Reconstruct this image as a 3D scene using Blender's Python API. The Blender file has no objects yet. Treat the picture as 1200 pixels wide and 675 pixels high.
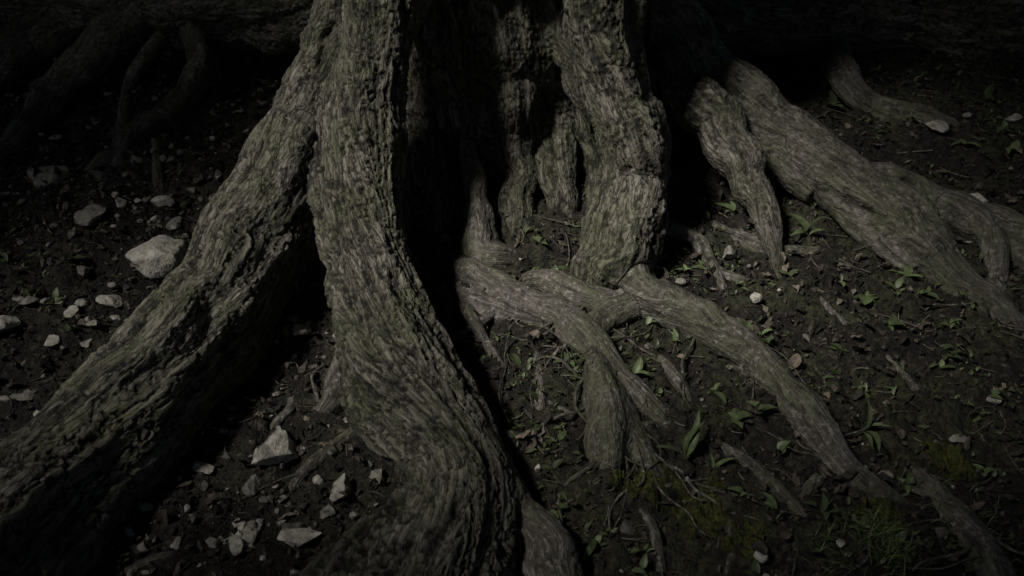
import bpy, bmesh, math, random, time
import numpy as np
from mathutils import Vector
T0=time.time()
random.seed(7); rng=np.random.default_rng(11)
sc=bpy.context.scene
sc.view_settings.view_transform='Standard'
sc.view_settings.look='None'
sc.view_settings.exposure=0

# ------------------------------------------------------------------ noise
def _hash(i,j,k,seed):
    h=i.astype(np.uint32)*np.uint32(374761393)+j.astype(np.uint32)*np.uint32(668265263)+k.astype(np.uint32)*np.uint32(2147483647)+np.uint32((seed*974634777)&0xFFFFFFFF)
    h=(h^(h>>np.uint32(13)))*np.uint32(1274126177)
    h=(h^(h>>np.uint32(16)))*np.uint32(2246822519)
    h=h^(h>>np.uint32(13))
    return (h&np.uint32(0xFFFFFF)).astype(np.float32)/np.float32(0xFFFFFF)
def vnoise(p,seed=0):
    f=np.floor(p); i=f.astype(np.int64); t=(p-f).astype(np.float32); t=t*t*t*(t*(t*6-15)+10)
    out=0
    for a in (0,1):
        wa=t[:,0] if a else 1-t[:,0]
        for b in (0,1):
            wb=wa*(t[:,1] if b else 1-t[:,1])
            for c in (0,1):
                wc=t[:,2] if c else 1-t[:,2]
                out=out+wb*wc*_hash(i[:,0]+a,i[:,1]+b,i[:,2]+c,seed)
    return out*2-1
def fbm(p,oct=4,seed=0,gain=.5):
    o=0;a=1;n=0
    for k in range(oct):
        o=o+a*vnoise(p*(2.03**k)+k*17.3,seed+k); n+=a; a*=gain
    return o/n
def ridged(p,oct=3,seed=0,gain=.55):
    o=0;a=1;n=0
    for k in range(oct):
        o=o+a*(1-2*np.abs(vnoise(p*(2.1**k)+k*11.3,seed+k))); n+=a; a*=gain
    return o/n
def worley(p,seed=0):
    f=np.floor(p).astype(np.int64)
    d1=np.full(len(p),9.,np.float32);d2=np.full(len(p),9.,np.float32)
    for a in (-1,0,1):
        for b in (-1,0,1):
            for c in (-1,0,1):
                i=f[:,0]+a;j=f[:,1]+b;k=f[:,2]+c
                dx=i+_hash(i,j,k,seed)-p[:,0]; dy=j+_hash(i,j,k,seed+1)-p[:,1]; dz=k+_hash(i,j,k,seed+2)-p[:,2]
                d=np.sqrt(dx*dx+dy*dy+dz*dz)
                m=d<d1
                d2=np.where(m,d1,np.minimum(d2,d)); d1=np.where(m,d,d1)
    return d1,d2

# ------------------------------------------------------------------ camera
CAM=np.array([0,0,1.45]); PITCH=math.radians(32); FPX=35/36*1200
cd=bpy.data.cameras.new("camera"); cam=bpy.data.objects.new("camera",cd); sc.collection.objects.link(cam)
cam.location=CAM; cam.rotation_euler=(math.radians(90)-PITCH,0,0)
cd.lens=35; cd.sensor_width=36; cd.clip_start=.05; cd.clip_end=1000
cd.dof.use_dof=True; cd.dof.focus_distance=2.7; cd.dof.aperture_fstop=4.5
sc.camera=cam
FWD=np.array([0,math.cos(PITCH),-math.sin(PITCH)]); UP=np.array([0,math.sin(PITCH),math.cos(PITCH)])

# ------------------------------------------------------------------ terrain
def G0(y): return .18*4*np.tanh((np.asarray(y)-2.5)/4)
def Gn(x,y):
    x=np.asarray(x,float);y=np.asarray(y,float)
    p=np.stack([x,y,np.zeros_like(x)],1)
    z=G0(y)+.034*fbm(p*2.2,3,3)+.018*fbm(p*9,3,9)
    return z
# survey: measured sight direction -> the point where it meets the slope (raised h)
def survey(u,v,h,hw=0):
    d=FWD+(u-600)/FPX*np.array([1,0,0])+(337.5-v)/FPX*UP
    if h>=1.2:
        t=h/d[1]
    else:
        lo,hi=.3,14.
        for _ in range(50):
            t=(lo+hi)/2
            P=CAM+d*t
            if P[2]>G0(P[1])+h: lo=t
            else: hi=t
    P=CAM+d*t
    return P,hw/FPX*t

def W(x,y,z,r): return ('w',x,y,z,r)
R=[]
def root(pts,rough=1.,twist=0.): R.append((pts,rough,twist))
# trunk foot
root([W(.03,3.36,-.2,.46),W(.03,3.34,.3,.43),W(.0,3.33,.75,.52),W(.0,3.3,1.2,.60),W(0,3.3,1.5,.58)],1,.3)
# A main root
root([W(-.25,3.1,1.5,.2),W(-.32,2.85,.98,.17),(447,-10,51,2.70),(434,80,46,2.60),(422,170,51,2.47),(424,250,48,.25),(434,320,45,.19),(448,385,51,.15),(474,450,57,.12),(520,515,51,.11),(552,575,54,.10),(535,635,66,.07),(500,700,84,.05),(455,790,100,.0)],1,1.2)
root([(445,395,38,.10),(412,445,26,.04),(388,476,14,.005),(372,486,6,-.01)],.5)
root([(565,560,34,.08),(600,598,25,.06),(632,635,28,.03),(657,680,34,.03),(675,790,38,-.02)],.5)
# B left leg
root([W(-.3,2.9,1.0,.14),(410,20,38,2.75),(378,120,42,2.62),(340,215,49,2.45),(288,310,54,.18),(232,395,60,.14),(160,480,68,.11),(72,575,78,.09),(-30,690,92,.08),(-120,820,100,.0)],1,-.6)
root([(410,20,30,2.75),(402,100,36,2.65),(394,180,38,2.52),(374,245,34,.22),(362,285,22,.15),(360,305,10,.10)],1)
root([(350,150,22,.42),(305,240,26,.30),(255,320,28,.25),(185,410,30,.22),(100,490,32,.17),(10,580,34,.13)],1,.5)
# C right leg
root([W(.3,3.0,1.0,.16),(697,-5,46,2.76),(714,80,41,2.68),(735,150,37,2.60),(743,205,37,.2),(732,262,43,.13),(716,312,42,.05),(700,345,25,-.01)],1,.8)
root([W(.15,3.0,.9,.12),(662,-10,34,2.92),(674,60,28,2.86),(692,120,14,2.80),(705,150,6,2.78)],1)
# D centre
root([W(.0,3.05,1.0,.2),(598,-20,44,3.0),(596,60,38,2.95),(602,130,27,2.86),(610,190,17,.09),(604,252,15,.02),(600,285,10,-.02)],1)
root([W(.1,3.1,.8,.12),(640,60,20,3.0),(645,150,22,2.93),(652,210,17,.06),(658,250,13,.0)],1)
root([W(.15,3.1,.8,.12),(655,90,20,2.98),(682,145,17,2.92),(702,200,13,2.84),(700,250,9,.02)],1)
root([(546,165,8,2.8),(553,215,14,.10),(561,262,19,.05),(560,298,24,.01),(600,306,14,-.01)],.3)
root([W(-.25,3.2,1.0,.16),(500,-10,60,3.2),(505,100,58,3.15),(510,190,52,3.02),(512,250,40,.0)],1)
# F right long
root([W(.3,3.2,1.0,.16),(762,-25,26,3.1),(800,38,26,3.12),(850,95,28,.2),(903,148,31,.12),(955,192,35,.10),(1012,232,39,.08),(1070,275,36,.05),(1118,322,25,.02),(1160,360,17,.0),(1200,392,12,-.012)],.6,.5)
root([(1000,215,28,.07),(1080,235,24,.035),(1150,262,24,.02),(1240,300,26,.01)],.4)
root([(1100,245,18,.04),(1150,260,15,.04),(1166,305,13,.02),(1168,352,9,-.005)],.3)
# G
root([W(.36,3.25,.62,.09),(775,45,24,3.12),(800,90,29,3.0),(838,140,32,.19),(876,200,26,.12),(898,262,18,.05),(914,322,9,.0)],.8)
root([(840,150,26,.16),(900,180,24,.09),(960,225,20,.05)],.6)
# left far mass
root([W(-.2,3.4,.8,.2),(400,0,50,3.35),(300,15,40,3.5),(180,8,42,3.6),(50,-5,50,3.6),(-120,-15,60,3.6)],.9)
root([(228,-5,16,3.62),(236,25,20,3.52),(240,70,17,.14),(216,120,15,.05),(165,150,14,.02),(132,185,12,.0),(152,212,8,-.01)],.5)
root([(215,125,12,.03),(180,140,11,.02),(140,150,9,.0)],.5)
root([(132,180,10,.005),(100,205,8,-.005)],.4)
root([(205,-15,20,3.7),(155,22,23,3.52),(95,75,21,.11),(55,112,18,.05),(12,170,15,.02),(-25,230,14,.0)],.5)
root([(110,65,14,.12),(70,92,11,.07),(38,104,8,.03)],.5)
root([(120,-15,26,3.7),(70,18,28,3.52),(0,60,28,.12),(-80,100,30,.04)],.7)
# right far mass
root([W(.2,3.5,.8,.2),(820,-5,50,3.6),(950,10,52,3.75),(1100,18,55,3.8),(1280,30,60,3.8)],.9)
root([(955,20,24,3.78),(975,60,20,3.62),(988,95,17,.07),(1020,125,15,.01),(1070,138,13,.0),(1115,150,10,-.012)],.4)
HS=len(R)
# H foreground system
root([(530,300,10,-.005),(552,325,18,.015),(590,345,22,.022),(645,372,18,.025),(690,397,18,.025),(722,440,14,.014),(760,480,12,.006),(792,510,9,-.012)],.35)
root([(540,335,12,.0),(560,352,14,.01),(600,372,12,.01),(650,385,10,.01)],.3)
root([(625,325,12,.0),(660,338,16,.008),(700,358,16,.015),(750,352,15,.025)],.3)
root([(760,350,16,.035),(722,368,15,.025),(695,395,15,.025),(702,430,17,.015)],.3)
root([(715,305,34,.02),(748,340,25,.03),(792,363,22,.04),(850,390,21,.045),(902,430,22,.045),(942,482,22,.035),(985,545,20,.018),(1030,580,16,.0),(1062,598,11,-.014)],.4)
root([(702,415,14,.02),(702,455,24,.02),(710,500,29,.018),(712,545,23,.0),(708,575,15,-.02)],.45)
root([(722,490,22,.015),(748,528,20,.0),(765,565,15,-.02)],.45)
root([(1070,555,12,-.02),(1112,598,19,.004),(1145,640,22,.012),(1185,720,22,.0)],.35)
HE=len(R)
root([(850,270,10,-.01),(900,298,13,-.004),(965,300,13,-.008),(1010,330,10,-.02)],.3)
THIN_START=len(R)
root([(545,360,9,.01),(562,392,8,.012),(585,425,7,.008),(602,462,6,-.006)],.2)
root([(762,412,10,-.010),(795,447,12,.010),(806,490,10,-.012)],.2)
root([(628,415,10,-.018),(633,450,10,.006),(636,485,9,-.018)],.2)
root([(828,512,8,-.010),(880,550,12,.012),(935,610,11,-.008)],.2)
root([(770,262,10,.05),(790,268,9,.04),(822,285,8,.03),(838,316,7,.02),(885,335,5,.0),(940,352,3,-.005)],.2)
root([(818,285,7,.03),(840,320,5,.02),(850,358,4,-.005)],.2)
root([(835,262,5,.02),(870,275,5,.01),(905,278,4,.0)],.2)
root([(450,485,13,.05),(425,500,10,.014),(395,520,8,.010),(365,545,7,.004),(345,568,6,-.006)],.2)
root([(618,585,14,.08),(594,612,10,.05),(580,648,8,.03),(560,675,6,.01)],.2)
root([(586,625,7,.05),(590,655,6,.02),(598,690,5,.0)],.2)
root([(192,40,9,.25),(152,98,8,.12),(143,150,7,.03),(141,190,6,-.005)],.2)
root([(183,165,6,.03),(188,218,6,.0)],.2)
root([(700,570,6,.01),(735,590,6,.012),(762,612,7,.008),(775,660,6,-.004)],.2)
root([(850,590,6,-.006),(858,640,7,.006),(850,690,6,-.003)],.2)
root([(150,672,7,-.01),(205,648,5,.0)],.2)
root([(955,345,3,.0),(975,365,4,.01),(990,378,3,.0)],.2)
root([(1035,415,3,.0),(1065,445,4,.01),(1080,470,3,.0)],.2)
root([(325,420,4,.0),(345,470,5,.01),(320,500,4,.0)],.2)
root([(1060,570,4,.0),(1100,585,3,.02),(1135,602,3,.0)],.2)
root([(655,30,4,3.0),(640,140,3,2.9),(668,235,3,.02)],.2)
root([(590,355,6,.03),(560,380,6,.015),(530,400,4,.0)],.2)
root([(640,470,3,.0),(680,490,4,.01),(720,480,3,.02)],.2)
root([(735,500,5,.03),(790,498,5,.01),(830,520,4,.0)],.2)
root([(880,440,5,.03),(850,430,6,.005),(810,432,5,-.005)],.2)
root([(960,560,7,.02),(930,590,6,.0),(880,640,5,.0)],.2)

def catmull(P,step):
    P=np.array(P); out=[]
    Q=np.vstack([2*P[0]-P[1],P,2*P[-1]-P[-2]])
    for i in range(1,len(Q)-2):
        L=np.linalg.norm(Q[i+1][:3]-Q[i][:3]); n=max(2,int(L/step))
        for t in np.arange(n)/n:
            a,b,c,d=Q[i-1],Q[i],Q[i+1],Q[i+2]
            out.append(.5*((2*b)+(c-a)*t+(2*a-5*b+4*c-d)*t*t+(3*b-a-3*c+d)*t**3))
    out.append(P[-1]); S=np.array(out)
    for _ in range(6 if step>.015 else 2):           # relax kinks
        S[1:-1]=.25*S[:-2]+.5*S[1:-1]+.25*S[2:]
    return S
roots=[]
def build(idx,pts,rough,tw):
    P=[]
    for p in pts:
        if p[0]=='w': P.append(list(p[1:]))
        else:
            q,r=survey(p[0],p[1],p[3],p[2]); P.append([*q,r])
    def dive(a,b):
        a=np.array(a);b=np.array(b); d=a[:3]-b[:3]; d/=np.linalg.norm(d)
        e=a[:3]+d*(a[3]*1.5+.03); e[2]-=a[3]*1.6+.03
        return [*e,a[3]*.7]
    if pts[-1][0]!='w' and pts[-1][3]<.025: P.append(dive(P[-1],P[-2]))
    if pts[0][0]!='w' and pts[0][3]<=.012: P.insert(0,dive(P[0],P[1]))
    S=catmull(P,.02 if idx<THIN_START else .012)
    S[:,3]=np.maximum(S[:,3],.0015)
    C=S[:,:3].copy(); rad=S[:,3].copy()
    seg=np.linalg.norm(np.diff(C,axis=0),axis=1); s=np.concatenate([[0],np.cumsum(seg)])
    w=np.stack([s*3.1+idx*7.7,s*0+.5,s*0+idx],1)
    edge=np.clip(s/.15,0,1)*np.clip((s[-1]-s)/.1,0,1)
    for a in range(3):
        C[:,a]+=(vnoise(w*1.2,40+a)*.30+vnoise(w*4,50+a)*.26*(rad<.09))*np.minimum(rad,.06)*edge*(1 if a!=2 else .6)
    rad=rad*(1+.10*vnoise(w*2.3,60)+np.clip((.09-rad)/.04,0,1)*.17*vnoise(w*7,61))
    Tn=np.gradient(C,axis=0); Tn/=np.linalg.norm(Tn,axis=1)[:,None]
    ref=np.array([0,0,1.]) if abs(Tn[0][2])<.9 else np.array([0,-1.,0])
    N=[]; n=ref-Tn[0]*ref.dot(Tn[0]); n/=np.linalg.norm(n)
    for t in Tn:
        n=n-t*n.dot(t); n/=np.linalg.norm(n); N.append(n.copy())
    N=np.array(N); B=np.cross(Tn,N)
    return dict(C=C,r=rad,T=Tn,N=N,B=B,s=s,rough=rough,tw=tw,id=idx)
for idx,(pts,rough,tw) in enumerate(R): roots.append(build(idx,pts,rough,tw))
# fine tendrils that leave the larger surface roots and creep over the soil
par=list(range(HS,HE))*7+[1,4,7,16,19,22,2,3,7,16,16,16,1,4]
for k,pi in enumerate(par):
    rt=roots[pi]; ok=np.where(rt['C'][:,2]-G0(rt['C'][:,1])-rt['r']<.03)[0]
    ok=ok[(ok>2)&(ok<len(rt['C'])-4)]
    if len(ok)==0: continue
    j=rng.choice(ok); side=rng.choice([-1,1]); ang=rng.uniform(.4,1.3)*side
    t=rt['T'][j][:2]; t=t/np.linalg.norm(t); dv=np.array([t[0]*math.cos(ang)-t[1]*math.sin(ang),t[0]*math.sin(ang)+t[1]*math.cos(ang)])
    p0=rt['C'][j][:2].copy(); L=rng.uniform(.12,.38)+rt['r'][j]; r0=rng.uniform(.0018,.0050)
    pts=[];m=8; p=p0+dv*rt['r'][j]*.6
    for i in range(m):
        f=i/(m-1); zz=float(Gn([p[0]],[p[1]])[0])+r0+.012+.010*(rng.uniform(-.5,1.1))*(1-f)
        if i==m-1: zz-=.022
        pts.append(W(p[0],p[1],zz,r0*(1-.65*f)))
        a=rng.normal(0,.5); dv=np.array([dv[0]*math.cos(a)-dv[1]*math.sin(a),dv[0]*math.sin(a)+dv[1]*math.cos(a)]); p=p+dv*L/(m-1)
    roots.append(build(len(R)+k,pts,.2,0))

def tube(rt,nseg):
    C,r,N,B=rt['C'],rt['r'],rt['N'],rt['B']; n=len(C)
    th=np.arange(nseg)/nseg*2*np.pi
    ring=np.cos(th)[None,:,None]*N[:,None,:]+np.sin(th)[None,:,None]*B[:,None,:]
    rr=r[:,None]*np.ones(nseg)[None,:]
    rr=rr*(1+.08*np.sin(2*th[None,:]+rt['id']+rt['s'][:,None]*2)+.06*np.sin(3*th[None,:]+rt['s'][:,None]*4)+.035*np.sin(5*th[None,:]+rt['id']+rt['s'][:,None]*6))
    V=(C[:,None,:]+ring*rr[:,:,None]).reshape(-1,3)
    F=[]
    for i in range(n-1):
        for j in range(nseg):
            a=i*nseg+j;b=i*nseg+(j+1)%nseg
            F.append((a,b,b+nseg,a+nseg))
    V=np.vstack([V,C[0],C[-1]]); c0=len(V)-2;c1=len(V)-1
    for j in range(nseg):
        F.append((c0,(j+1)%nseg,j)); F.append((c1,(n-1)*nseg+j,(n-1)*nseg+(j+1)%nseg))
    return V,F
def mesh_from(name,V,F):
    me=bpy.data.meshes.new(name); me.from_pydata(np.asarray(V).tolist(),[],[tuple(f) for f in F]); me.update(); return me
Vs=[];Fs=[];o=0
for rt in roots[:THIN_START]:
    V,F=tube(rt,32); Vs.append(V); Fs+= [tuple(i+o for i in f) for f in F]; o+=len(V)
me=mesh_from("t",np.vstack(Vs),Fs); ob=bpy.data.objects.new("t",me); sc.collection.objects.link(ob)
bm=bmesh.new(); bm.from_mesh(me); bmesh.ops.recalc_face_normals(bm,faces=bm.faces); bm.to_mesh(me); bm.free()
m=ob.modifiers.new("r",'REMESH'); m.mode='VOXEL'; m.voxel_size=.005
m=ob.modifiers.new("s",'SMOOTH'); m.factor=.5; m.iterations=14
dg=bpy.context.evaluated_depsgraph_get(); me2=bpy.data.meshes.new_from_object(ob.evaluated_get(dg))
bpy.data.objects.remove(ob)
nv=len(me2.vertices); V=np.empty(nv*3); me2.vertices.foreach_get('co',V); V=V.reshape(-1,3)
Nn=np.empty(nv*3); me2.vertices.foreach_get('normal',Nn); Nn=Nn.reshape(-1,3)
print("remesh verts",nv,time.time()-T0)

def stagger(q):
    # fibres slip past one another so that nothing lines up in courses across the grain
    a=np.stack([q[:,0]*30,q[:,1]*30,q[:,2]*2],1); b=np.stack([q[:,0]*75,q[:,1]*75,q[:,2]*4],1)
    q[:,2]+=.13*vnoise(a,301)+.035*vnoise(b,302)
    return q
def bark_coords(V,rts):
    n=len(V); D=[np.full(n,9.),np.full(n,9.)]; Q=[np.zeros((n,3)),np.zeros((n,3))]; RO=[np.zeros(n),np.zeros(n)]; RL=[np.full(n,.05),np.full(n,.05)]
    for rt in rts:
        C=rt['C']; rm=rt['r'].max()*1.5+.05
        lo=C.min(0)-rm; hi=C.max(0)+rm
        idx=np.where(np.all((V>lo)&(V<hi),axis=1))[0]
        for k in range(0,len(idx),20000):
            ii=idx[k:k+20000]; P=V[ii]
            d=np.sqrt(np.maximum((P**2).sum(1)[:,None]+(C**2).sum(1)[None,:]-2*P@C.T,0))
            j=np.argmin(d,axis=1); dd=d[np.arange(len(ii)),j]-rt['r'][j]
            m=dd<D[1][ii]
            if not m.any(): continue
            ii=ii[m]; j=j[m]; P=P[m]; dd=dd[m]
            v=P-C[j]; s=rt['s'][j]+(v*rt['T'][j]).sum(1)
            th=np.arctan2((v*rt['B'][j]).sum(1),(v*rt['N'][j]).sum(1))+rt['tw']*s
            rr=rt['r'].mean()
            q=np.stack([np.cos(th)*rr+rt['id']*.731,np.sin(th)*rr,s+rt['id']*.37],1)
            b=dd<D[0][ii]; i1=ii[b]
            for A in (D,Q,RO,RL): A[1][i1]=A[0][i1]
            D[0][i1]=dd[b];Q[0][i1]=q[b];RO[0][i1]=rt['rough'];RL[0][i1]=rt['r'][j][b]
            i2=ii[~b]; D[1][i2]=dd[~b];Q[1][i2]=q[~b];RO[1][i2]=rt['rough'];RL[1][i2]=rt['r'][j][~b]
    w=.5+.5*np.clip((D[1]-D[0])/.04,0,1)
    return [stagger(Q[0]),stagger(Q[1])],RO,RL,w
def bark_d(V,q,rough,rl):
    warp=np.stack([vnoise(q*np.array([6,6,2.5]),5),vnoise(q*np.array([6,6,2.5]),6),vnoise(q*np.array([14,14,8]),7)],1)
    jag=np.stack([vnoise(V*70,1),vnoise(V*70,2),vnoise(V*60,3)],1)
    flute=fbm(q*np.array([1,1,.08])*9+.30*warp,2,21)
    d1,d2=worley((q*np.array([36,36,8.5]))+.35*warp+.30*jag,31)
    edge=d2-d1
    plate=np.clip(edge/.20,0,1); plate=plate*plate*(3-2*plate)
    strand=ridged(q*np.array([28,28,3.6])+.45*warp+.22*jag,3,81)
    strandb=ridged(q*np.array([11,11,.9])+.4*warp,2,91)
    fine=fbm(q*np.array([85,85,32])+.5*jag,3,41)
    ripple=vnoise(V*22,13)
    lump=fbm(V*6,3,51)
    knot=np.clip(vnoise(V*13,57)-.5,0,1)
    sz=np.clip(rl/.10,.15,1.2)
    d=flute*.034*sz*(.4+.6*rough)+lump*.019*sz+knot*.024*sz+rough*sz*(strandb*.0100+strand*.0026+(plate-.8)*.0075+ripple*.0014)
    d=d+(1-rough)*(strandb*.0055*sz+ripple*.0032*sz+strand*.0014*sz)+fine*.0026*np.clip(rl/.05,.25,1)
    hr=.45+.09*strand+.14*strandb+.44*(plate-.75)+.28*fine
    hs=.52+.28*fine+.15*strandb+.1*strand
    return d,rough*hr+(1-rough)*hs
def bark_disp(V,Nn,co):
    Q,RO,RL,w=co
    d0,h0=bark_d(V,Q[0],RO[0],RL[0])
    m=np.where(w<.999)[0]
    if len(m):
        d1,_=bark_d(V[m],Q[1][m],RO[1][m],RL[1][m]); d0[m]=w[m]*d0[m]+(1-w[m])*d1
    return V+Nn*d0[:,None],h0
co=bark_coords(V,roots[:THIN_START]); print("coords",time.time()-T0)
Vd,hh=bark_disp(V,Nn,co); print("disp",time.time()-T0)
me2.vertices.foreach_set('co',Vd.ravel())
def add_attrs(me,q,hh,rough):
    a=me.attributes.new('bk','FLOAT_VECTOR','POINT'); a.data.foreach_set('vector',q.astype(np.float32).ravel())
    a=me.attributes.new('hh','FLOAT','POINT'); a.data.foreach_set('value',hh.astype(np.float32))
    a=me.attributes.new('rgh','FLOAT','POINT'); a.data.foreach_set('value',rough.astype(np.float32))
def smooth(me): me.polygons.foreach_set('use_smooth',np.ones(len(me.polygons),bool)); me.update()
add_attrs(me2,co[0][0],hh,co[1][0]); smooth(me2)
Vs=[];Fs=[];o=0
for rt in roots[THIN_START:]:
    V,F=tube(rt,12); Vs.append(V); Fs+=[tuple(i+o for i in f) for f in F]; o+=len(V)
Vt=np.vstack(Vs); met=mesh_from("thin",Vt,Fs)
cot=bark_coords(Vt,roots[THIN_START:])
Nt=np.empty(len(Vt)*3); met.vertices.foreach_get('normal',Nt); Nt=Nt.reshape(-1,3)
cot=(cot[0],cot[1],cot[2],np.ones(len(Vt)))
Vt2,ht=bark_disp(Vt,Nt,cot); rlt=cot[2][0]
Vt2=Vt+(Vt2-Vt)*np.clip(rlt/.012,.2,1)[:,None]
met.vertices.foreach_set('co',Vt2.ravel()); add_attrs(met,cot[0][0],ht-.10,cot[1][0]); smooth(met)

# ------------------------------------------------------------------ materials
def mat(name):
    m=bpy.data.materials.new(name); m.use_nodes=True; nt=m.node_tree; nt.nodes.clear()
    o=nt.nodes.new('ShaderNodeOutputMaterial'); b=nt.nodes.new('ShaderNodeBsdfPrincipled'); nt.links.new(b.outputs[0],o.inputs[0])
    return m,nt,b
def node(nt,t,**k):
    n=nt.nodes.new(t)
    for a,v in k.items(): setattr(n,a,v)
    return n
def ramp(nt,src,stops):
    r=nt.nodes.new('ShaderNodeValToRGB'); e=r.color_ramp.elements
    while len(e)<len(stops): e.new(.5)
    for el,(p,c) in zip(e,stops): el.position=p; el.color=(*c,1)
    nt.links.new(src,r.inputs[0]); return r.outputs[0]
def mix(nt,f,a,b,bt='MIX'):
    m=nt.nodes.new('ShaderNodeMix'); m.data_type='RGBA'; m.blend_type=bt
    for s,i in ((f,0),(a,6),(b,7)):
        if isinstance(s,(int,float)): m.inputs[i].default_value=s
        elif isinstance(s,tuple): m.inputs[i].default_value=(*s,1)
        else: nt.links.new(s,m.inputs[i])
    return m.outputs[2]
def mth(nt,op,a,b=None):
    m=nt.nodes.new('ShaderNodeMath'); m.operation=op
    for s,i in ((a,0),(b,1)):
        if s is None: continue
        if isinstance(s,(int,float)): m.inputs[i].default_value=s
        else: nt.links.new(s,m.inputs[i])
    return m.outputs[0]
def noise(nt,vec,scale,detail=5,rough=.6):
    n=node(nt,'ShaderNodeTexNoise'); n.inputs['Scale'].default_value=scale; n.inputs['Detail'].default_value=detail; n.inputs['Roughness'].default_value=rough
    nt.links.new(vec,n.inputs['Vector'])
    return n.outputs['Fac']
bark,nt,b=mat("bark")
at=node(nt,'ShaderNodeAttribute',attribute_name='bk').outputs['Vector']
ah=node(nt,'ShaderNodeAttribute',attribute_name='hh').outputs['Fac']
ar=node(nt,'ShaderNodeAttribute',attribute_name='rgh').outputs['Fac']
mp=node(nt,'ShaderNodeMapping'); mp.inputs['Scale'].default_value=(1,1,.24); nt.links.new(at,mp.inputs['Vector']); mv=mp.outputs[0]
tc=node(nt,'ShaderNodeTexCoord').outputs['Object']
n1=noise(nt,mv,90,3,.72); n2=noise(nt,tc,7,2,.6); n3=noise(nt,tc,75,3,.7)
vo=node(nt,'ShaderNodeTexVoronoi',feature='DISTANCE_TO_EDGE'); vo.inputs['Scale'].default_value=66
va=node(nt,'ShaderNodeVectorMath',operation='ADD'); sc3=node(nt,'ShaderNodeMapping'); sc3.inputs['Scale'].default_value=(.014,.014,.014)
cb=node(nt,'ShaderNodeCombineXYZ'); nt.links.new(n3,cb.inputs[0]); nt.links.new(n1,cb.inputs[1]); nt.links.new(n3,cb.inputs[2]); nt.links.new(cb.outputs[0],sc3.inputs['Vector'])
nt.links.new(mv,va.inputs[0]); nt.links.new(sc3.outputs[0],va.inputs[1]); nt.links.new(va.outputs[0],vo.inputs['Vector'])
crack=ramp(nt,vo.outputs['Distance'],[(0,(0,0,0)),(.09,(1,1,1))])
crk=mix(nt,mth(nt,'MULTIPLY',ar,.85),(1.,1.,1.),crack)
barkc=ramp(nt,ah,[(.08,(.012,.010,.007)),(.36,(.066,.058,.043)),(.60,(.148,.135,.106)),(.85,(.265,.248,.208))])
smoothc=ramp(nt,n1,[(.26,(.052,.044,.038)),(.5,(.130,.115,.104)),(.74,(.25,.228,.212))])
c=mix(nt,ar,smoothc,barkc)
c=mix(nt,.7,c,ramp(nt,n1,[(.3,(.30,.285,.265)),(.6,(1,1,1))]),'MULTIPLY')
c=mix(nt,.7,c,crk,'MULTIPLY')
c=mix(nt,.6,c,ramp(nt,n2,[(.3,(.40,.40,.31)),(.65,(1.0,1,1))]),'MULTIPLY')
lm=mth(nt,'MULTIPLY',ramp(nt,n3,[(.57,(0,0,0)),(.65,(1,1,1))]),mth(nt,'SUBTRACT',1.,mth(nt,'MULTIPLY',ar,.78)))
c=mix(nt,mth(nt,'MULTIPLY',lm,.6),c,(.38,.36,.34))
dirt=mth(nt,'MULTIPLY',ramp(nt,n3,[(.36,(1,1,1)),(.50,(0,0,0))]),mth(nt,'SUBTRACT',1.,mth(nt,'MULTIPLY',ar,.85)))
c=mix(nt,mth(nt,'MULTIPLY',dirt,.8),c,(.026,.021,.016))
moss=mth(nt,'MULTIPLY',ramp(nt,n2,[(.44,(1,1,1)),(.57,(0,0,0))]),ramp(nt,n1,[(.4,(0,0,0)),(.6,(1,1,1))]))
c=mix(nt,mth(nt,'MULTIPLY',moss,.5),c,(.076,.090,.034))
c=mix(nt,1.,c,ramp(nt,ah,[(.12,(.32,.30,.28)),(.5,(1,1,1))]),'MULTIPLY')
nt.links.new(c,b.inputs['Base Color']); b.inputs['Roughness'].default_value=.75
b.inputs['Specular IOR Level'].default_value=.38
hgt=mth(nt,'ADD',n1,mth(nt,'MULTIPLY',n3,.50)); hgt=mth(nt,'ADD',hgt,mth(nt,'MULTIPLY',crk,.35))
bp=node(nt,'ShaderNodeBump'); bp.inputs['Strength'].default_value=1.; bp.inputs['Distance'].default_value=.010
nt.links.new(hgt,bp.inputs['Height']); nt.links.new(bp.outputs[0],b.inputs['Normal'])

soil,nt,b=mat("soil")
tc=node(nt,'ShaderNodeTexCoord').outputs['Object']
s1=noise(nt,tc,4,3,.6); s2=noise(nt,tc,50,4,.75)
c=ramp(nt,s2,[(.3,(.006,.005,.0038)),(.48,(.020,.016,.0115)),(.60,(.058,.047,.035)),(.72,(.17,.15,.12))])
c=mix(nt,.8,c,ramp(nt,s1,[(.38,(.32,.30,.27)),(.62,(1.,1,1))]),'MULTIPLY')
sx=node(nt,'ShaderNodeSeparateXYZ'); nt.links.new(tc,sx.inputs[0])
rightside=ramp(nt,mth(nt,'ADD',mth(nt,'MULTIPLY',sx.outputs[0],.5),.5),[(.45,(.35,.35,.35)),(.62,(1,1,1))])
mm=mth(nt,'MULTIPLY',ramp(nt,s1,[(.47,(0,0,0)),(.56,(1,1,1))]),ramp(nt,s2,[(.42,(0,0,0)),(.54,(1,1,1))]))
mm=mth(nt,'MULTIPLY',mm,rightside)
c=mix(nt,mth(nt,'MULTIPLY',mm,.6),c,(.034,.044,.015))
nt.links.new(c,b.inputs['Base Color']); b.inputs['Roughness'].default_value=.72; b.inputs['Specular IOR Level'].default_value=.35
bp=node(nt,'ShaderNodeBump'); bp.inputs['Strength'].default_value=1; bp.inputs['Distance'].default_value=.026
nt.links.new(s2,bp.inputs['Height']); nt.links.new(bp.outputs[0],b.inputs['Normal'])

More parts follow.
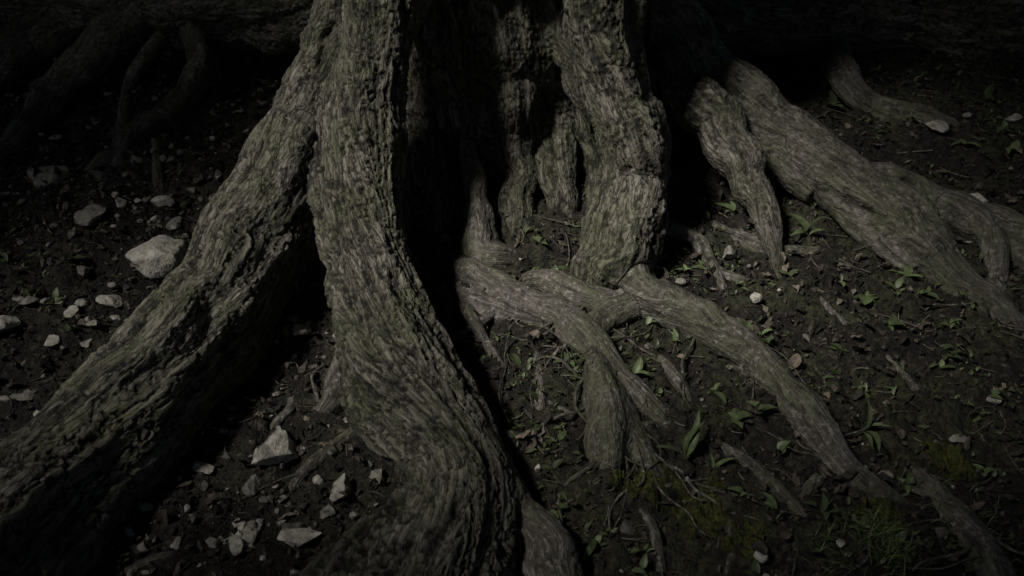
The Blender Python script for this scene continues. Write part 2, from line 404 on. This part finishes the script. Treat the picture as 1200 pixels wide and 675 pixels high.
def colmat(name,rough=.8,bumpd=.003,bs=60,contrast=.5,tex=True):
    m,nt,b=mat(name); a=node(nt,'ShaderNodeAttribute',attribute_name='col').outputs['Color']
    b.inputs['Roughness'].default_value=rough; b.inputs['Specular IOR Level'].default_value=.3
    tc=node(nt,'ShaderNodeTexCoord').outputs['Object']
    n=noise(nt,tc,bs,3 if tex else 1,.7)
    lo=1-contrast
    c=mix(nt,1.0,a,ramp(nt,n,[(.3,(lo,lo*.96,lo*.9)),(.65,(1,1,1))]),'MULTIPLY')
    nt.links.new(c,b.inputs['Base Color'])
    if tex:
        bp=node(nt,'ShaderNodeBump'); bp.inputs['Distance'].default_value=bumpd; bp.inputs['Strength'].default_value=.8
        nt.links.new(n,bp.inputs['Height']); nt.links.new(bp.outputs[0],b.inputs['Normal'])
    return m
stone=colmat("limestone",.85,.012,40,.6); litter=colmat("dead_leaf",.7,.002,120,.5,False); green=colmat("green_leaf",.45,.001,60,.35,False); mossm=colmat("moss",.95,.012,120,.85)

def obj(name,me,mt,parent=None):
    me.materials.clear(); me.materials.append(mt)
    o=bpy.data.objects.new(name,me); sc.collection.objects.link(o)
    if parent: o.parent=parent
    return o
tree=bpy.data.objects.new("tree",None); sc.collection.objects.link(tree)
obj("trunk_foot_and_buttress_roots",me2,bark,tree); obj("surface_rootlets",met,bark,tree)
up=build(0,[W(0,3.3,1.25,.55),W(0,3.3,2.2,.50),W(-.03,3.35,4,.42),W(-.1,3.4,7.2,.2)],1,.3)
Vu,Fu=tube(up,64); mu=mesh_from("upper_trunk",Vu,Fu); thu=np.arctan2(Vu[:,1]-3.33,Vu[:,0])
qu=np.stack([np.cos(thu)*.5,np.sin(thu)*.5,Vu[:,2]],1)
Nu=np.empty(len(Vu)*3); mu.vertices.foreach_get('normal',Nu); Nu=Nu.reshape(-1,3)
du,hu=bark_d(Vu,qu,np.ones(len(Vu)),np.full(len(Vu),.12)); mu.vertices.foreach_set('co',(Vu+Nu*du[:,None]).ravel()); add_attrs(mu,qu,hu,np.ones(len(Vu))); smooth(mu); obj("upper_trunk",mu,bark,tree)

# ------------------------------------------------------------------ ground
def axis(a,b,step,far):
    c=list(np.arange(a,b,step)); st=step; x=c[-1]
    while x<far: st*=1.25; x+=st; c.append(x)
    st=step;x=a;l=[]
    while x>-far: st*=1.25; x-=st; l.append(x)
    return np.array(l[::-1]+c)
xs=axis(-2.4,2.4,.009,300); ys=axis(1.1,4.3,.009,300)
X,Y=np.meshgrid(xs,ys); x=X.ravel();y=Y.ravel()
p=np.stack([x,y,np.zeros_like(x)],1)
z=Gn(x,y)
near=np.exp(-np.maximum(0,np.hypot(x,y-2.7)-3)**2/4)
d1,d2=worley(p*30+.5*np.stack([vnoise(p*24,1),vnoise(p*24,2),p[:,2]],1),15)
z=z+near*(.020*(.6-d1)*(vnoise(p*5,19)*.5+.6)+.014*fbm(p*45,2,23)+.020*fbm(p*14,2,29))
gap=np.full(len(x),9.)
for rt in roots[1:]:
    C=rt['C'][::2]; r=rt['r'][::2]
    mk=(C[:,2]-G0(C[:,1])-r)<.02
    C=C[mk]; r=r[mk]
    if len(C)==0: continue
    rm=r.max()+.16; lo=C.min(0)-rm; hi=C.max(0)+rm
    idx=np.where((x>lo[0])&(x<hi[0])&(y>lo[1])&(y<hi[1]))[0]
    for k in range(0,len(idx),20000):
        ii=idx[k:k+20000]; dd=np.sqrt((x[ii,None]-C[None,:,0])**2+(y[ii,None]-C[None,:,1])**2+(z[ii,None]-C[None,:,2])**2)-r[None]
        gap[ii]=np.minimum(gap[ii],dd.min(1))
pile=np.exp(-(np.clip(gap,0,9)/.06)**2)
z=z+.013*pile*(.6+1.3*vnoise(p*9,37))
nx=len(xs);ny=len(ys)
I=np.arange(nx*ny).reshape(ny,nx)
F=np.stack([I[:-1,:-1],I[:-1,1:],I[1:,1:],I[1:,:-1]],-1).reshape(-1,4)
gm=bpy.data.meshes.new("ground"); gm.from_pydata(np.stack([x,y,z],1).tolist(),[],F.tolist()); smooth(gm)
obj("ground",gm,soil)
ZG=z.reshape(ny,nx)
def GZ(xq,yq):
    xq=np.asarray(xq,float);yq=np.asarray(yq,float)
    i=np.clip(np.searchsorted(xs,xq)-1,0,nx-2);j=np.clip(np.searchsorted(ys,yq)-1,0,ny-2)
    return np.maximum(ZG[j,i],ZG[j+1,i+1])
print("ground",time.time()-T0)

# ------------------------------------------------------------------ stones
def ico(sub):
    bm=bmesh.new(); bmesh.ops.create_icosphere(bm,subdivisions=sub,radius=1)
    V=np.array([v.co[:] for v in bm.verts]); F=np.array([[v.index for v in f.verts] for f in bm.faces]); bm.free(); return V,F
def rotm():
    q=rng.normal(size=4); q/=np.linalg.norm(q); w,x,y,z=q
    return np.array([[1-2*(y*y+z*z),2*(x*y-z*w),2*(x*z+y*w)],[2*(x*y+z*w),1-2*(x*x+z*z),2*(y*z-x*w)],[2*(x*z-y*w),2*(y*z+x*w),1-2*(x*x+y*y)]])
def setcol(me,cols):
    a=me.color_attributes.new('col','FLOAT_COLOR','POINT'); a.data.foreach_set('color',np.hstack([cols,np.ones((len(cols),1))]).astype(np.float32).ravel())
def rock_shape(V,k=9,seed=0):
    V=V.copy(); r=np.random.default_rng(seed)
    for _ in range(k):
        n=r.normal(size=3); n/=np.linalg.norm(n); d=r.uniform(.35,.7)
        t=V@n-d; m=t>0; V[m]-=np.outer(t[m],n)
    return V
IV4,IF4=ico(4); IV2,IF2=ico(2); IV1,IF1=ico(1)
rocks=[(190,298,30,.8,1.3),(55,206,28,.7,.7),(103,260,20,.45,.8),(127,350,16,.9,1.1),(8,384,25,.8,1.35),(58,400,12,.7,1.25),(325,532,23,1,1.2),(428,507,12,.9,1.3),(287,621,24,.35,1.3),(356,632,26,.35,1.2),(278,641,10,.8,1.1),(352,395,12,.9,1.3),
(160,190,13,.8,.9),(187,236,16,.4,1.2),(184,256,8,.8,1.2),(12,550,11,1,1.2),(1145,232,14,.6,1.2),(1127,263,15,.8,.4),(855,300,9,1,.6),(298,566,13,.8,.6),(402,573,12,.8,.9),(30,465,16,.5,.6),(92,352,10,.8,.9),(883,355,9,.8,1),(1190,137,12,.7,.8),(110,382,10,.7,1.1),(68,345,10,.5,1),(150,376,8,.8,1.1),(33,352,12,.5,.7),(5,470,10,.6,1),(238,547,13,.3,1.1),(145,245,9,.5,.8),(62,160,9,.7,.8),(1100,153,16,.4,.9),(120,205,20,.6,.3),(340,620,14,.5,.3),(1165,462,9,.7,.7),(985,640,8,.5,.9),(85,365,9,.7,1.2),(20,345,9,.6,1),(45,490,8,.7,.8),(65,495,9,.5,1.1),(1120,515,13,.4,.7),(135,368,7,.7,1.1),(100,395,8,.6,.8),(52,350,7,.7,1.1),(160,395,7,.6,.7),(205,260,8,.5,.8),(95,310,10,.5,.5),(385,600,10,.6,.6),(330,585,7,.7,.8),(440,560,8,.7,.8),(415,600,7,.6,.6),(250,640,8,.6,.6)]
for k,(u,v,hw,fl,br) in enumerate(rocks):
    P,r=survey(u,v,.01,hw)
    V=rock_shape(IV4,13,k+3)*np.array([1.05,.85,.8*fl])
    a=rng.uniform(0,6.28); Rz=np.array([[math.cos(a),-math.sin(a),0],[math.sin(a),math.cos(a),0],[0,0,1]])
    V=V@Rz.T; V/=np.abs(V[:,0]).max()
    nn=fbm(V*2.5+k*9,4,k)*.16; V=V*(1+nn[:,None])
    V=V*r*1.02
    zz=float(GZ([P[0]],[P[1]])[0]); V=V+np.array([P[0],P[1],zz+V[:,2].max()*.25])
    me=mesh_from("rock",V,IF4); base=np.array([.42,.40,.35])*br; setcol(me,np.tile(base,(len(V),1))*(1+.35*fbm(V*60,3,5))[:,None]); smooth(me)
    obj("rock",me,stone)
def clear_of_roots(x,y,z,marg=0.):
    ok=np.ones(len(x),bool); P=np.stack([x,y,z],1)
    for rt in roots[1:THIN_START]:
        C=rt['C'][::3]; r=rt['r'][::3]; rm=r.max()+.05; lo=C.min(0)-rm; hi=C.max(0)+rm
        idx=np.where(((P>lo)&(P<hi)).all(1))[0]
        for k in range(0,len(idx),20000):
            ii=idx[k:k+20000]; d=np.linalg.norm(P[ii][:,None,:]-C[None],axis=2)-r[None]
            ok[ii]&=d.min(1)>marg
    return ok
def scatter(n,size_fn,col_fn,base,dens=None,flat=.7,sink=.2):
    x=rng.uniform(-2.3,2.3,n); y=rng.uniform(1.2,4.3,n)
    if dens is not None:
        k=rng.uniform(size=n)<dens(x,y); x=x[k];y=y[k]
    z=GZ(x,y); k=clear_of_roots(x,y,z); x=x[k];y=y[k];z=z[k]
    BV,BF=base; n=len(x); Vs=np.empty((n,len(BV),3)); cols=np.empty((n,len(BV),3))
    sz=size_fn(n); cc=col_fn(n)
    protos=[rock_shape(BV,7,i) for i in range(12)]
    for i in range(n):
        v=(protos[i%12]*rng.uniform(.5,1,3))@rotm().T; v[:,2]*=flat
        Vs[i]=v*sz[i]+np.array([x[i],y[i],z[i]+sz[i]*(.5-sink)*flat]); cols[i]=cc[i]
    F=(BF[None]+ (np.arange(n)*len(BV))[:,None,None]).reshape(-1,3)
    me=bpy.data.meshes.new("s"); me.from_pydata(Vs.reshape(-1,3).tolist(),[],F.tolist()); setcol(me,cols.reshape(-1,3)); return me
leftd=lambda x,y:np.clip(.10+.90/(1+np.exp((x+.30)*6)),0,1)*np.clip(.45+fbm(np.stack([x,y,x*0],1)*3,2,88)*1.4,0.06,1)
me=scatter(15000,lambda n:.003+.020*rng.uniform(0,1,n)**3,lambda n:np.outer(rng.uniform(.08,.58,n)*rng.uniform(.3,1,n),[1,.93,.82]),(IV2,IF2),leftd); obj("gravel",me,stone)
me=scatter(24000,lambda n:.002+.012*rng.uniform(0,1,n)**2,lambda n:np.outer(.008+.10*rng.uniform(0,1,n)**3,[1,.84,.66]),(IV1,IF1),None); obj("soil_clods",me,litter)
print("stones",time.time()-T0)
# ------------------------------------------------------------------ dead leaves, twigs
def leafblade(L,Wd,curl,fold,nl=7):
    V=[];F=[]
    for i in range(nl+1):
        t=i/nl; w=Wd*math.sin(math.pi*min(1,t**.8*.97+.03))**.8*(1 if t<.999 else .05)
        zc=curl*t*t*L; yy=L*t
        for s in (-1,0,1): V.append((s*w,yy,zc+abs(s)*w*fold))
    for i in range(nl):
        for j in (0,1):
            a=i*3+j; F.append((a,a+1,a+4,a+3))
    return np.array(V),F
def rz(a): return np.array([[math.cos(a),-math.sin(a),0],[math.sin(a),math.cos(a),0],[0,0,1]])
def rx(a): return np.array([[1,0,0],[0,math.cos(a),-math.sin(a)],[0,math.sin(a),math.cos(a)]])
Vs=[];Fs=[];Cs=[];o=0
n=10500; x=rng.uniform(-2.3,2.3,n);y=rng.uniform(1.2,4.2,n)
k=rng.uniform(size=n)<np.clip(.6+1.2*fbm(np.stack([x,y,x*0],1)*2.6,2,71),.15,1);x,y=x[k],y[k]
z=GZ(x,y);k=clear_of_roots(x,y,z,-.006);x,y,z=x[k],y[k],z[k]
for i in range(len(x)):
    L=rng.uniform(.010,.042);V,F=leafblade(L,L*rng.uniform(.12,.42),rng.uniform(-.7,.7),rng.uniform(-.8,1.2),5)
    V=V+rng.normal(0,.0016,V.shape)
    V=V@rx(rng.normal(0,.5)).T@rz(rng.uniform(0,6.28)).T+np.array([x[i],y[i],z[i]+.004])
    c=np.array([1,.83,.65])*rng.choice([.015,.045,.10,.19],p=[.25,.34,.28,.13])
    Vs.append(V);Fs+=[tuple(a+o for a in f) for f in F];Cs.append(np.tile(c,(len(V),1)));o+=len(V)
me=mesh_from("l",np.vstack(Vs),Fs);setcol(me,np.vstack(Cs));obj("leaf_litter",me,litter)
Vs=[];Fs=[];Cs=[];o=0
n=4000; x=rng.uniform(-2.3,2.3,n);y=rng.uniform(1.2,4.2,n);z=GZ(x,y);k=clear_of_roots(x,y,z,.0);x,y,z=x[k],y[k],z[k]
for i in range(len(x)):
    L=rng.uniform(.015,.05) if rng.uniform()<.75 else rng.uniform(.05,.2);r=rng.uniform(.0006,.0022);a=rng.uniform(0,6.28);m=7
    t=np.linspace(-.5,.5,m);bend=rng.normal(0,.16,2)
    px=x[i]+np.cos(a)*t*L-np.sin(a)*bend[0]*L*(4*t*t);py=y[i]+np.sin(a)*t*L+np.cos(a)*bend[0]*L*(4*t*t)
    pz=GZ(px,py).mean()+r+.002+.5*bend[1]*L*t
    for j in range(m):
        for h in range(5):
            th=h/5*6.283; rr=r*(1-.5*(j/m)); Vs.append((px[j]-np.sin(a)*np.cos(th)*rr,py[j]+np.cos(a)*np.cos(th)*rr,pz[j]+np.sin(th)*rr))
    for j in range(m-1):
        for h in range(5): Fs.append((o+j*5+h,o+j*5+(h+1)%5,o+j*5+5+(h+1)%5,o+j*5+5+h))
    Cs.append(np.tile(np.array([1,.86,.70])*(.03+.20*rng.uniform()**2),(m*5,1)));o+=m*5
me=mesh_from("tw",np.array(Vs),Fs);setcol(me,np.vstack(Cs));smooth(me);obj("fallen_twigs",me,litter)
# ------------------------------------------------------------------ green plants
def plant(name,u,v,n,Lp,up=.9,wr=.2,bright=1.):
    P,L=survey(u,v,0.,Lp*.92); zz=float(GZ([P[0]],[P[1]])[0]); Vs=[];Fs=[];Cs=[];o=0
    for i in range(n):
        l=L*rng.uniform(.45,1.1); V,F=leafblade(l,l*wr*rng.uniform(.6,1.1),-rng.uniform(.1,.7),rng.uniform(.1,.7))
        V[:,0]+=.12*l*np.sin(V[:,1]/l*3+i)
        V=V@rx(up*rng.uniform(.5,1.3)).T@rz(i/n*6.28+rng.normal(0,.6)).T+np.array([P[0]+rng.normal(0,.004),P[1]+rng.normal(0,.004),zz])
        c=np.array([.105,.145,.062])*rng.uniform(.5,1.3)*bright
        Vs.append(V);Fs+=[tuple(a+o for a in f) for f in F];Cs.append(np.tile(c,(len(V),1)));o+=len(V)
    me=mesh_from(name,np.vstack(Vs),Fs);setcol(me,np.vstack(Cs));smooth(me);obj(name,me,green)
for a in [(710,308,7,32,1.0,.2),(180,352,3,22,.8,.3),(1015,352,5,28,.4,.35),(1160,122,3,28,1.2,.25),(1012,508,5,54,1.25,.12),(942,285,4,36,1.1,.2),(948,245,3,34,1.2,.25),(820,245,4,40,1.2,.15),(742,445,3,26,1.0,.3),
  (803,545,4,50,1.25,.13),(858,505,4,30,1.1,.28),(890,498,3,26,1,.3),(915,535,4,28,.9,.3),(695,640,6,26,.6,.25),(662,432,5,22,.8,.25),(675,318,6,26,.9,.2),(745,320,5,24,.9,.2),(770,470,4,18,.8,.3),(345,350,4,16,.7,.3),(400,345,4,16,.8,.3),(20,268,5,20,.7,.25),(230,300,3,14,.7,.3),(1060,570,4,24,1,.25),(1060,330,4,24,.7,.3),(925,465,3,18,.8,.3),(800,325,5,24,.8,.2),(975,125,4,22,.8,.3),(1185,170,4,24,.7,.3),(480,540,4,16,.8,.25),
  (690,430,4,22,.9,.25),(780,325,4,20,.8,.22),(835,470,4,22,.9,.25),(1040,390,4,20,.7,.3),(1085,350,4,20,.7,.3),(985,410,4,18,.7,.3),(870,590,5,22,.8,.25),(1150,560,4,20,.7,.3),(640,610,4,18,.8,.25),(890,400,3,18,.8,.3),(1130,170,4,20,.7,.3),(860,245,3,24,1.1,.2),(985,330,3,20,1.1,.25),(830,560,3,34,1.2,.15),(960,610,4,26,1.1,.2),(1100,430,3,18,.9,.3),
  (760,385,3,20,1,.25),(725,310,5,26,1.1,.18),(690,300,4,24,1.1,.18),(925,330,4,20,.9,.25),(1045,460,4,20,.9,.25),(960,440,3,20,1,.25),(905,610,5,26,.9,.2),(1010,625,4,26,1,.2),(820,500,3,24,1.1,.22),(790,410,3,18,.9,.3),(865,340,4,18,.8,.3),(1120,380,4,18,.8,.3),(755,650,4,24,.9,.22)]:
    plant("broadleaf_seedling",*a)
Vs=[];Fs=[];Cs=[];o=0
n=7500;x=rng.uniform(-2.2,2.2,n);y=rng.uniform(1.2,4.1,n)
k=rng.uniform(size=n)<np.clip(.04+.9*fbm(np.stack([x,y,x*0],1)*2.2,2,33)+.46*(x>.0),.02,1);x,y=x[k],y[k];z=GZ(x,y);k=clear_of_roots(x,y,z,.003);x,y,z=x[k],y[k],z[k]
for i in range(len(x)):
    c=np.array([.082,.108,.048])*rng.uniform(.4,1.3); sc1=1+1.0*(rng.uniform()<.1)
    for j in range(rng.integers(2,6)):
        l=rng.uniform(.006,.022)*sc1;V,F=leafblade(l,l*.26,-.3,.3,4)
        V=V@rx(rng.uniform(.2,1.2)).T@rz(rng.uniform(0,6.28)).T+np.array([x[i]+rng.normal(0,.008),y[i]+rng.normal(0,.008),z[i]+.002])
        Vs.append(V);Fs+=[tuple(a+o for a in f) for f in F];Cs.append(np.tile(c,(len(V),1)));o+=len(V)
me=mesh_from("w",np.vstack(Vs),Fs);setcol(me,np.vstack(Cs));smooth(me);obj("ground_weeds",me,green)
def tuft(u,v,n,spread,L):
    P,_=survey(u,v,0,1);Vs=[];Fs=[];o=0;Cs=[]
    for i in range(n):
        xx=P[0]+rng.normal(0,spread);yy=P[1]+rng.normal(0,spread);zz=float(GZ([xx],[yy])[0]);l=L*rng.uniform(.5,1.2)
        V,F=leafblade(l,.0010,-rng.uniform(.2,.9),.3,6)
        V=V@rx(rng.uniform(.7,1.4)).T@rz(rng.uniform(0,6.28)).T+np.array([xx,yy,zz])
        Vs.append(V);Fs+=[tuple(a+o for a in f) for f in F];Cs.append(np.tile(np.array([.13,.18,.065])*rng.uniform(.4,1.1),(len(V),1)));o+=len(V)
    me=mesh_from("g",np.vstack(Vs),Fs);setcol(me,np.vstack(Cs));smooth(me);obj("grass_tuft",me,green)
tuft(1035,645,160,.028,.055);tuft(1120,620,60,.05,.04);tuft(700,305,40,.03,.04);tuft(960,650,60,.05,.04)
def moss(u,v,hw):
    P,r=survey(u,v,0,hw);m=70;g=np.linspace(-1.3,1.3,m);X,Y=np.meshgrid(g,g);x=P[0]+X.ravel()*r;y=P[1]+Y.ravel()*r
    q=np.stack([X.ravel(),Y.ravel(),X.ravel()*0+u],1)
    rad=np.hypot(X,Y).ravel()+.75*fbm(q*2.2,3,3)
    p=np.stack([x,y,x*0],1);z=GZ(x,y)-.010+.018*np.clip(1-rad**2,0,1)**.5+.010*fbm(p*80,3,4)
    I=np.arange(m*m).reshape(m,m);F=np.stack([I[:-1,:-1],I[:-1,1:],I[1:,1:],I[1:,:-1]],-1).reshape(-1,4)
    F=F[(rad[F]<1.02).all(1)]
    cc=np.outer(.6+.7*fbm(p*40,3,8),[.095,.108,.022]);cc=np.clip(cc,.002,1)
    me=mesh_from("moss",np.stack([x,y,z],1),F);setcol(me,cc);smooth(me);obj("moss_cushion",me,mossm)
moss(775,582,34);moss(820,600,32);moss(1110,546,28);moss(735,578,20);moss(1030,612,24);moss(870,640,26)

# ------------------------------------------------------------------ unseen crown added to shade the edges: limbs and leaves, open toward the sun
D=Vector((-.54,-.36,.82)).normalized(); Dn=np.array(D)
TGT=np.array([.18,2.48,.1])
Vs=[];Fs=[];o=0
for i in range(9):
    a=i/9*6.283+.5; L=rng.uniform(3.2,4.6); z0=rng.uniform(3.8,6.0)
    P=[[0,3.35,z0,.16]]
    for t in (.3,.6,1.): P.append([math.cos(a+.3*t)*L*t,3.35+math.sin(a+.3*t)*L*t,z0+L*t*.22+rng.normal(0,.1),.16*(1-.8*t)])
    S=catmull(P,.12); C=S[:,:3]; r=np.maximum(S[:,3],.015)
    if (np.linalg.norm(((C-TGT)-((C-TGT)@Dn)[:,None]*Dn),axis=1)<.75)[C[:,2]>2].any(): continue
    for j in range(len(C)):
        for h in range(8):
            th=h/8*6.283; sd=np.array([-math.sin(a),math.cos(a),0]); Vs.append(C[j]+(sd*math.cos(th)+np.array([0,0,1])*math.sin(th))*r[j])
    for j in range(len(C)-1):
        for h in range(8): Fs.append((o+j*8+h,o+j*8+(h+1)%8,o+j*8+8+(h+1)%8,o+j*8+8+h))
    o+=len(C)*8
lm=mesh_from("limbs",np.array(Vs),Fs);nvv=len(Vs);add_attrs(lm,np.array(Vs),np.full(nvv,.5),np.ones(nvv));smooth(lm);obj("limbs",lm,bark,tree)
n=10500; a=rng.uniform(0,6.283,n); rr=6.0*np.sqrt(rng.uniform(0,1,n)); cl=np.stack([np.cos(a)*rr-.3,2.6+np.sin(a)*rr,rng.uniform(3.2,6.4,n)-.09*rr],1)
rel=cl-TGT; al=rel@Dn; perp=rel-al[:,None]*Dn; rho=np.linalg.norm(perp*np.array([.82,1.05,1.05]),axis=1)+.15*fbm(cl*.9,2,5)
cl=cl[rng.uniform(size=n)<1-np.exp(-(np.clip(rho,0,9)/1.13)**4)]  # leaves thinned along the sun axis so light falls on the centre
N=len(cl);k=7
Cc=np.repeat(cl,k,0)+rng.normal(0,.11,(N*k,3)); u=rng.normal(size=(N*k,3)); u/=np.linalg.norm(u,axis=1)[:,None]
w=np.cross(u,rng.normal(size=(N*k,3))); w/=np.linalg.norm(w,axis=1)[:,None]; L=rng.uniform(.07,.13,N*k)[:,None]
LV=np.stack([Cc-u*L,Cc-u*L*.1+w*L*.55,Cc+u*L,Cc-u*L*.1-w*L*.55],1).reshape(-1,3)
LF=np.arange(N*k*4).reshape(-1,4)
lme=bpy.data.meshes.new("shade_foliage"); lme.from_pydata(LV.tolist(),[],LF.tolist()); setcol(lme,np.repeat(np.outer(rng.uniform(.6,1.2,N*k),[.05,.085,.025]),4,0)); obj("shade_foliage",lme,green,tree)

# ------------------------------------------------------------------ light
w=bpy.data.worlds.new("World");sc.world=w;w.use_nodes=True;nt=w.node_tree
bg=nt.nodes['Background'];sky=nt.nodes.new('ShaderNodeTexSky');sky.sky_type='NISHITA';sky.sun_disc=False
el=math.asin(D.z);azm=math.atan2(D.x,D.y)
sky.sun_elevation=el;sky.sun_rotation=azm
nt.links.new(sky.outputs[0],bg.inputs[0]);bg.inputs[1].default_value=.020
sd=bpy.data.lights.new("sun",'SUN');sd.energy=4.9;sd.angle=math.radians(10);sd.color=(1,.96,.90)
so=bpy.data.objects.new("sun",sd);sc.collection.objects.link(so);so.rotation_euler=D.to_track_quat('Z','Y').to_euler();so.location=(-3,0,5)
print("done",time.time()-T0)
